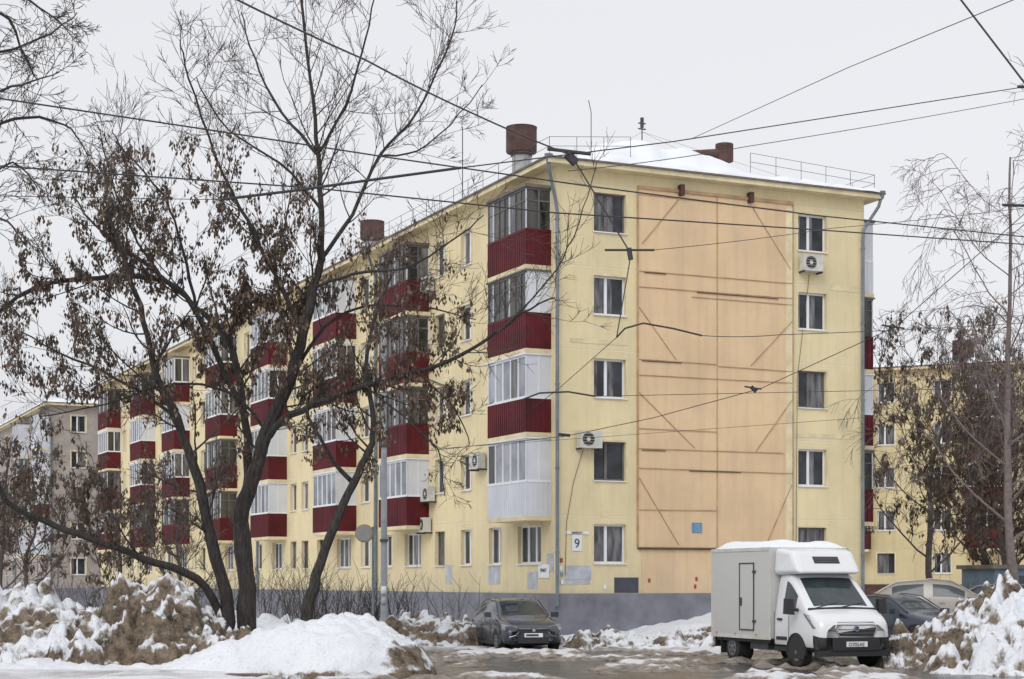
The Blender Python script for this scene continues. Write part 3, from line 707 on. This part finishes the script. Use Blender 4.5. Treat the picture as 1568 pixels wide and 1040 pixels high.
def car(name,loc,yaw,pm,dims=1.0):
    e=empty(name,loc,-(math.pi/2-math.radians(yaw))); e.scale=(dims,)*3
    b=MB()
    sts=[(2.14,.34,.60,.66,.62,.50),(2.06,.22,.68,.74,.78,.66),(1.85,.2,.78,.86,.85,.74),(1.35,.2,.90,.965,.87,.76),(1.02,.2,.95,1.01,.87,.76),
     (.62,.2,.96,1.24,.87,.71),(.25,.2,.97,1.43,.87,.65),(.15,.2,.97,1.45,.87,.645),(-.35,.2,.98,1.49,.87,.63),(-.42,.2,.98,1.49,.87,.63),(-1.2,.2,1.0,1.44,.87,.61),(-1.4,.2,1.0,1.40,.87,.60),(-1.85,.22,1.02,1.12,.86,.64),(-2.08,.25,.98,1.04,.82,.68),(-2.16,.36,.8,.9,.7,.6)]
    def mf(i,j):
        if i in (4,5) and j==5: return 'gcar'
        if i==11 and j==5: return 'gcar'
        if j==3 and i in (5,6,7,9,10): return 'gcar'
        return pm
    loft(b,sts,mf); b.build('body',e,smooth=True,subsurf=2)
    d=MB()
    for s in (1,-1):
        for x in (1.38,-1.3): wheel(d,x,s*.885,.315,.2,s); arch(d,x,s*.872,s,.36,pm)
        d.hexa([(2.06,s*.44,.61),(1.86,s*.80,.66),(1.80,s*.80,.80),(2.0,s*.44,.73),(2.15,s*.44,.61),(1.95,s*.855,.66),(1.83,s*.86,.82),(2.06,s*.46,.745)],'lamp')
        d.hexa([(2.05,s*.48,.33),(1.95,s*.70,.33),(1.95,s*.70,.47),(2.05,s*.48,.47),(2.13,s*.48,.33),(2.05,s*.73,.33),(2.03,s*.73,.47),(2.13,s*.48,.47)],'black')
        d.tube([(2.15,s*.42,.60),(2.15,s*.50,.50),(2.12,s*.68,.45)],.014,5,'chrome')
        d.box(.68,.86,s*.90 if s>0 else -1.08,s*1.08 if s>0 else -.90,.98,1.12,pm)
        d.box(-.1,.06,min(s*.875,s*.892),max(s*.875,s*.892),.80,.83,'chrome'); d.box(-1.0,-.84,min(s*.875,s*.892),max(s*.875,s*.892),.82,.85,'chrome')
        d.box(-2.2,-2.05,min(s*.5,s*.76),max(s*.5,s*.76),.72,.9,'redpan')
        d.box(-.9,1.0,min(s*.86,s*.885),max(s*.86,s*.885),.22,.30,'black')
        d.tube([(-.38,s*.885,.32),(-.38,s*.885,.95)],.006,4,'black'); d.tube([(.66,s*.882,.4),(.66,s*.882,.93)],.006,4,'black')
        d.tube([(1.0,s*.74,1.03),(.26,s*.625,1.455),(-.3,s*.605,1.515),(-1.35,s*.58,1.42),(-1.85,s*.62,1.13)],.018,5,pm)
    d.box(2.05,2.155,-.44,.44,.585,.69,'black'); d.box(2.05,2.15,-.44,.44,.28,.46,'black')
    d.box(2.10,2.175,-.42,-.06,.675,.69,'chrome'); d.box(2.10,2.175,.06,.42,.675,.69,'chrome'); d.tube([(2.15,0,.645),(2.19,0,.645)],.05,14,'chrome')
    d.box(2.12,2.18,-.26,.26,.45,.56,'white'); d.box(2.181,2.184,-.22,.14,.475,.535,'iron')
    d.tube([(.98,-.55,1.04),(.84,.05,1.12)],.008,4,'black'); d.tube([(.98,.1,1.04),(.84,.6,1.10)],.008,4,'black')
    d.build('trim_wheels_lights',e); return e
M['pdark']=paint('paint_graphite',(.022,.028,.045),.22,.22,(.10,.095,.09)); M['pbeige']=paint('paint_beige',(.27,.25,.21)); M['pblk']=paint('paint_dark_blue',(.018,.024,.045),.2); M['pwhite']=paint('paint_white',(.66,.67,.685),.5)
car('parked_car',(at(788,890,48.3+1.7).x,48.3+1.9,.0),14,'pdark')
car('parked_car',(14.2,57.5,.38),78,'pbeige',dims=1.12); car('parked_car',(11.1,50.0,.05),35,'pblk',dims=1.05); car('parked_car',(17.6,60.5,.42),70,'pblk')
M['boxw']=paint('van_box_white',(.53,.53,.51),.45,.45)
tr=empty('delivery_truck',(6.93,42.35,0),-(math.pi/2-math.radians(20)))
b=MB()
sts=[(2.73,.44,.88,1.00,.76,.64),(2.67,.34,.98,1.11,.91,.80),(2.5,.32,1.10,1.21,.99,.88),(2.25,.32,1.20,1.31,1.01,.91),(2.12,.32,1.25,1.36,1.02,.94),(1.66,.32,1.30,1.78,1.02,.90),(1.28,.34,1.31,2.12,1.02,.86),(1.14,.34,1.31,2.18,1.02,.85),(.72,.34,1.31,2.26,1.02,.84),(.66,.34,1.31,2.26,1.02,.84)]
def mf(i,j):
    if i in (4,5) and j==5: return 'gcar'
    if j==3 and i in (5,6,): return 'gcar'
    if j==0: return 'black'
    if j==1 and i in (-1,0,1): return 'black'
    return 'pwhite'
loft(b,sts,mf); b.build('cab',tr,smooth=True,subsurf=2)
b=MB()
b.box(-2.46,.62,-1.06,1.06,.62,2.80,'boxw'); b.build('cargo_box',tr,bevel=.03)
b=MB()
for (x0,x1,z0,z1) in ((-2.46,.62,.60,.68),(-2.46,.62,2.73,2.81)):
    for s in (1,-1): b.box(x0-.01,x1+.01,min(s*1.05,s*1.075),max(s*1.05,s*1.075),z0,z1,'ac')
for x in (-2.46,.60):
    for s in (1,-1): b.box(x-.015,x+.035,min(s*1.05,s*1.078),max(s*1.05,s*1.078),.6,2.81,'ac')
for (x0,x1,z0,z1) in ((-.95,-.92,.8,2.45),(-.22,-.19,.8,2.45),(-.95,-.19,2.42,2.45),(-.95,-.19,.8,.83)): b.box(x0,x1,-1.082,-1.055,z0,z1,'iron')
b.box(-.92,-.22,-1.068,-1.055,.83,2.42,'boxw')
b.box(-.88,-.82,-1.1,-1.05,1.4,1.6,'iron')
for z in (1.0,2.2): b.box(-.24,-.10,-1.095,-1.055,z,z+.06,'iron')
for x in (-2.2,-1.2,-.1): b.box(x,x+.06,-1.09,-1.07,.69,.73,'rib')
b.box(-2.35,1.2,-.45,.45,.42,.6,'black'); b.box(-2.3,.5,-1.0,-.93,.52,.6,'black'); b.box(-.6,.3,-.95,-.5,.35,.6,'iron'); b.box(-2.42,-2.36,-1,1,.35,.62,'black')
for s in (1,-1):
    wheel(b,1.78,s*1.01,.35,.22,s); arch(b,1.78,s*1.018,s,.41,'black',zc=.36); wheel(b,-1.5,s*.98,.35,.42,s)
    b.box(-2.05,-2.02,min(s*.6,s*1.02),max(s*.6,s*1.02),.2,.62,'black')
    # swept headlights
    b.hexa([(2.50,s*.60,.88),(2.30,s*.94,.98),(2.10,s*.95,1.24),(2.42,s*.68,1.08),(2.72,s*.58,.86),(2.50,s*.985,.95),(2.16,s*1.02,1.25),(2.57,s*.68,1.11)],'lamp')
    b.tube([(2.725,s*.57,.85),(2.51,s*.99,.94),(2.16,s*1.027,1.25)],.012,5,'black')
    b.hexa([(2.5,s*.60,.44),(2.4,s*.93,.46),(2.4,s*.93,.70),(2.5,s*.60,.70),(2.74,s*.60,.42),(2.59,s*.97,.44),(2.57,s*.97,.70),(2.73,s*.60,.70)],'black')
    b.tube([(2.67,s*.76,.56),(2.70,s*.76,.56)],.06,12,'lamp')
    b.hexa([(1.90,s*1.12,1.22),(1.90,s*1.34,1.24),(1.88,s*1.32,1.60),(1.88,s*1.14,1.58),(1.74,s*1.12,1.22),(1.74,s*1.34,1.24),(1.74,s*1.32,1.60),(1.74,s*1.14,1.58)],'black')
    b.tube([(1.80,s*.98,1.33),(1.80,s*1.16,1.35)],.04,6,'black')
    b.box(.9,1.1,min(s*1.01,s*1.04),max(s*1.01,s*1.04),1.08,1.13,'black')
    b.box(.85,1.35,min(s*1.01,s*1.032),max(s*1.01,s*1.032),.62,.70,'black'); b.box(.75,1.38,min(s*.95,s*1.03),max(s*.95,s*1.03),.36,.46,'black')
    for q in (.76,1.45): b.tube([(q,s*1.03,.5),(q,s*1.03,1.28)],.006,4,'iron')
gx=lambda y,z:2.757-.30*max(0,z-.9)-.03*abs(y)
n=[(-.54,.92),(-.45,.73),(.45,.73),(.54,.92),(.47,1.06),(-.47,1.06)]
b.face([(gx(y,z),y,z) for y,z in n],'black')
fr=[(gx(y,z)+.006,y,z) for y,z in n]; b.tube(fr+[fr[0]],.016,5,'chrome')
for z in (.81,.90,.99): b.tube([(gx(.47,z)+.010,-.47,z),(gx(0,z)+.006,0,z),(gx(.47,z)+.010,.47,z)],.009,4,'rim')
b.tube([(2.70,0,.92),(2.772,0,.92)],[.07,.065],16,'chrome'); b.tube([(2.70,0,.92),(2.777,0,.92)],[.055,.05],16,'badge')
b.box(2.60,2.758,-.62,.62,.42,.71,'black'); b.box(2.45,2.72,-.92,.92,.28,.42,'black')
b.box(2.762,2.787,-.27,.27,.50,.62,'white')
b.tube([(2.13,-.7,1.385),(1.99,-.05,1.50)],.012,4,'black'); b.tube([(2.13,.0,1.405),(1.99,.62,1.49)],.012,4,'black')
b.tube([(2.14,-.9,1.355),(2.17,0,1.385),(2.14,.9,1.355)],.03,6,'black')
b.build('chassis_wheels_trim',tr)
text('O705AE',(2.792,-.02,.515),(math.pi/2,0,math.pi/2),.12,'iron',tr,'plate_text')
b=MB()
b.hexa([(.64,-1.0,2.14),(1.62,-.84,2.18),(1.62,.84,2.18),(.64,1.0,2.14),(.64,-.98,2.80),(1.22,-.80,2.72),(1.22,.80,2.72),(.64,.98,2.80)],'pwhite')
b.build('refrigeration_unit',tr,bevel=.11)
b=MB()
def fz(z,o=.012): return 1.62-.40*(z-2.18)/.54+o
b.hexa([(fz(2.42,-.05),-.34,2.42),(fz(2.42,-.05),.34,2.42),(fz(2.58,-.05),.34,2.58),(fz(2.58,-.05),-.34,2.58),(fz(2.42),-.34,2.42),(fz(2.42),.34,2.42),(fz(2.58),.34,2.58),(fz(2.58),-.34,2.58)],'black')
for z in (2.46,2.5,2.54): b.box(fz(z),fz(z)+.01,-.32,.32,z-.006,z+.006,'rim')
b.build('cooling_vent',tr)
sm=MB(); sm.ml=['snow']
for j in range(31):
    for i in range(21):
        x=-2.44+3.06*j/30; y=-1.04+2.08*i/20; e=min(x+2.44,.62-x,1.04-abs(y))
        sm.v.append((x,y,2.80+.19*sst(0,.25,e)*(.8+.6*noise.noise(Vector((x*1.5,y*1.5,2)))))) 
for j in range(30):
    for i in range(20): q=j*21+i; sm.f.append((q,q+1,q+22,q+21)); sm.m.append(0)
sm.build('roof_snow',tr,smooth=True)
ks=empty('metal_shed',(17.0,60.5,0),.3); b=MB(); M['kiosk']=mat('kiosk_blue',(.12,.17,.22),.6,.2,2)
b.box(0,4,0,2.2,0,2.35,'kiosk'); b.box(-.15,4.15,-.15,2.35,2.35,2.5,'eave'); b.box(.5,1.3,-.02,.0,.2,2.1,'iron'); b.box(2,3.3,-.03,0,1.2,1.9,'gdark'); b.build('shed_body',ks,bevel=.01)
ks.location=(17.6,63.5,.1)
# ---------------------------------------------------------------- world, sun, camera
w=bpy.data.worlds.new('World'); scene.world=w; w.use_nodes=True; nt=w.node_tree; nt.nodes.clear()
out=N(nt,'ShaderNodeOutputWorld'); bg1=N(nt,'ShaderNodeBackground'); bg2=N(nt,'ShaderNodeBackground'); add=N(nt,'ShaderNodeAddShader')
sky=N(nt,'ShaderNodeTexSky'); sky.sky_type='NISHITA'; sky.sun_disc=False; sky.sun_elevation=math.radians(40); sky.sun_rotation=math.radians(205); sky.dust_density=5
hs=N(nt,'ShaderNodeHueSaturation'); hs.inputs['Saturation'].default_value=.15; nt.links.new(sky.outputs[0],hs.inputs['Color']); nt.links.new(hs.outputs[0],bg1.inputs[0]); bg1.inputs[1].default_value=.05
tc=N(nt,'ShaderNodeTexCoord'); sp=N(nt,'ShaderNodeSeparateXYZ'); nt.links.new(tc.outputs['Generated'],sp.inputs[0])
rp=ramp(nt,sp.outputs[2],[(0,(.64,.645,.67)),(.12,(.65,.655,.685)),(.4,(.66,.665,.695)),(1,(.92,.94,.97))])
nt.links.new(rp.outputs[0],bg2.inputs[0]); bg2.inputs[1].default_value=1.0
nt.links.new(bg1.outputs[0],add.inputs[0]); nt.links.new(bg2.outputs[0],add.inputs[1]); nt.links.new(add.outputs[0],out.inputs[0])
sl=bpy.data.lights.new('sun','SUN'); sl.energy=.7; sl.angle=math.radians(30); sl.color=(1,.985,.96)
so=bpy.data.objects.new('sun',sl); scene.collection.objects.link(so)
dirv=Vector((math.sin(math.radians(205))*math.cos(math.radians(40)),math.cos(math.radians(205))*math.cos(math.radians(40)),math.sin(math.radians(40))))
so.rotation_euler=dirv.to_track_quat('Z','Y').to_euler(); so.location=(0,0,50)
cd=bpy.data.cameras.new('camera'); cd.sensor_width=36; cd.lens=36*F/1568; cd.shift_y=370/1568; cd.clip_end=6000; cd.clip_start=.5
co=bpy.data.objects.new('camera',cd); co.location=(0,0,EYE); co.rotation_euler=(math.pi/2,0,0); scene.collection.objects.link(co); scene.camera=co
scene.view_settings.view_transform='Standard'; scene.view_settings.look='None'; scene.view_settings.exposure=0
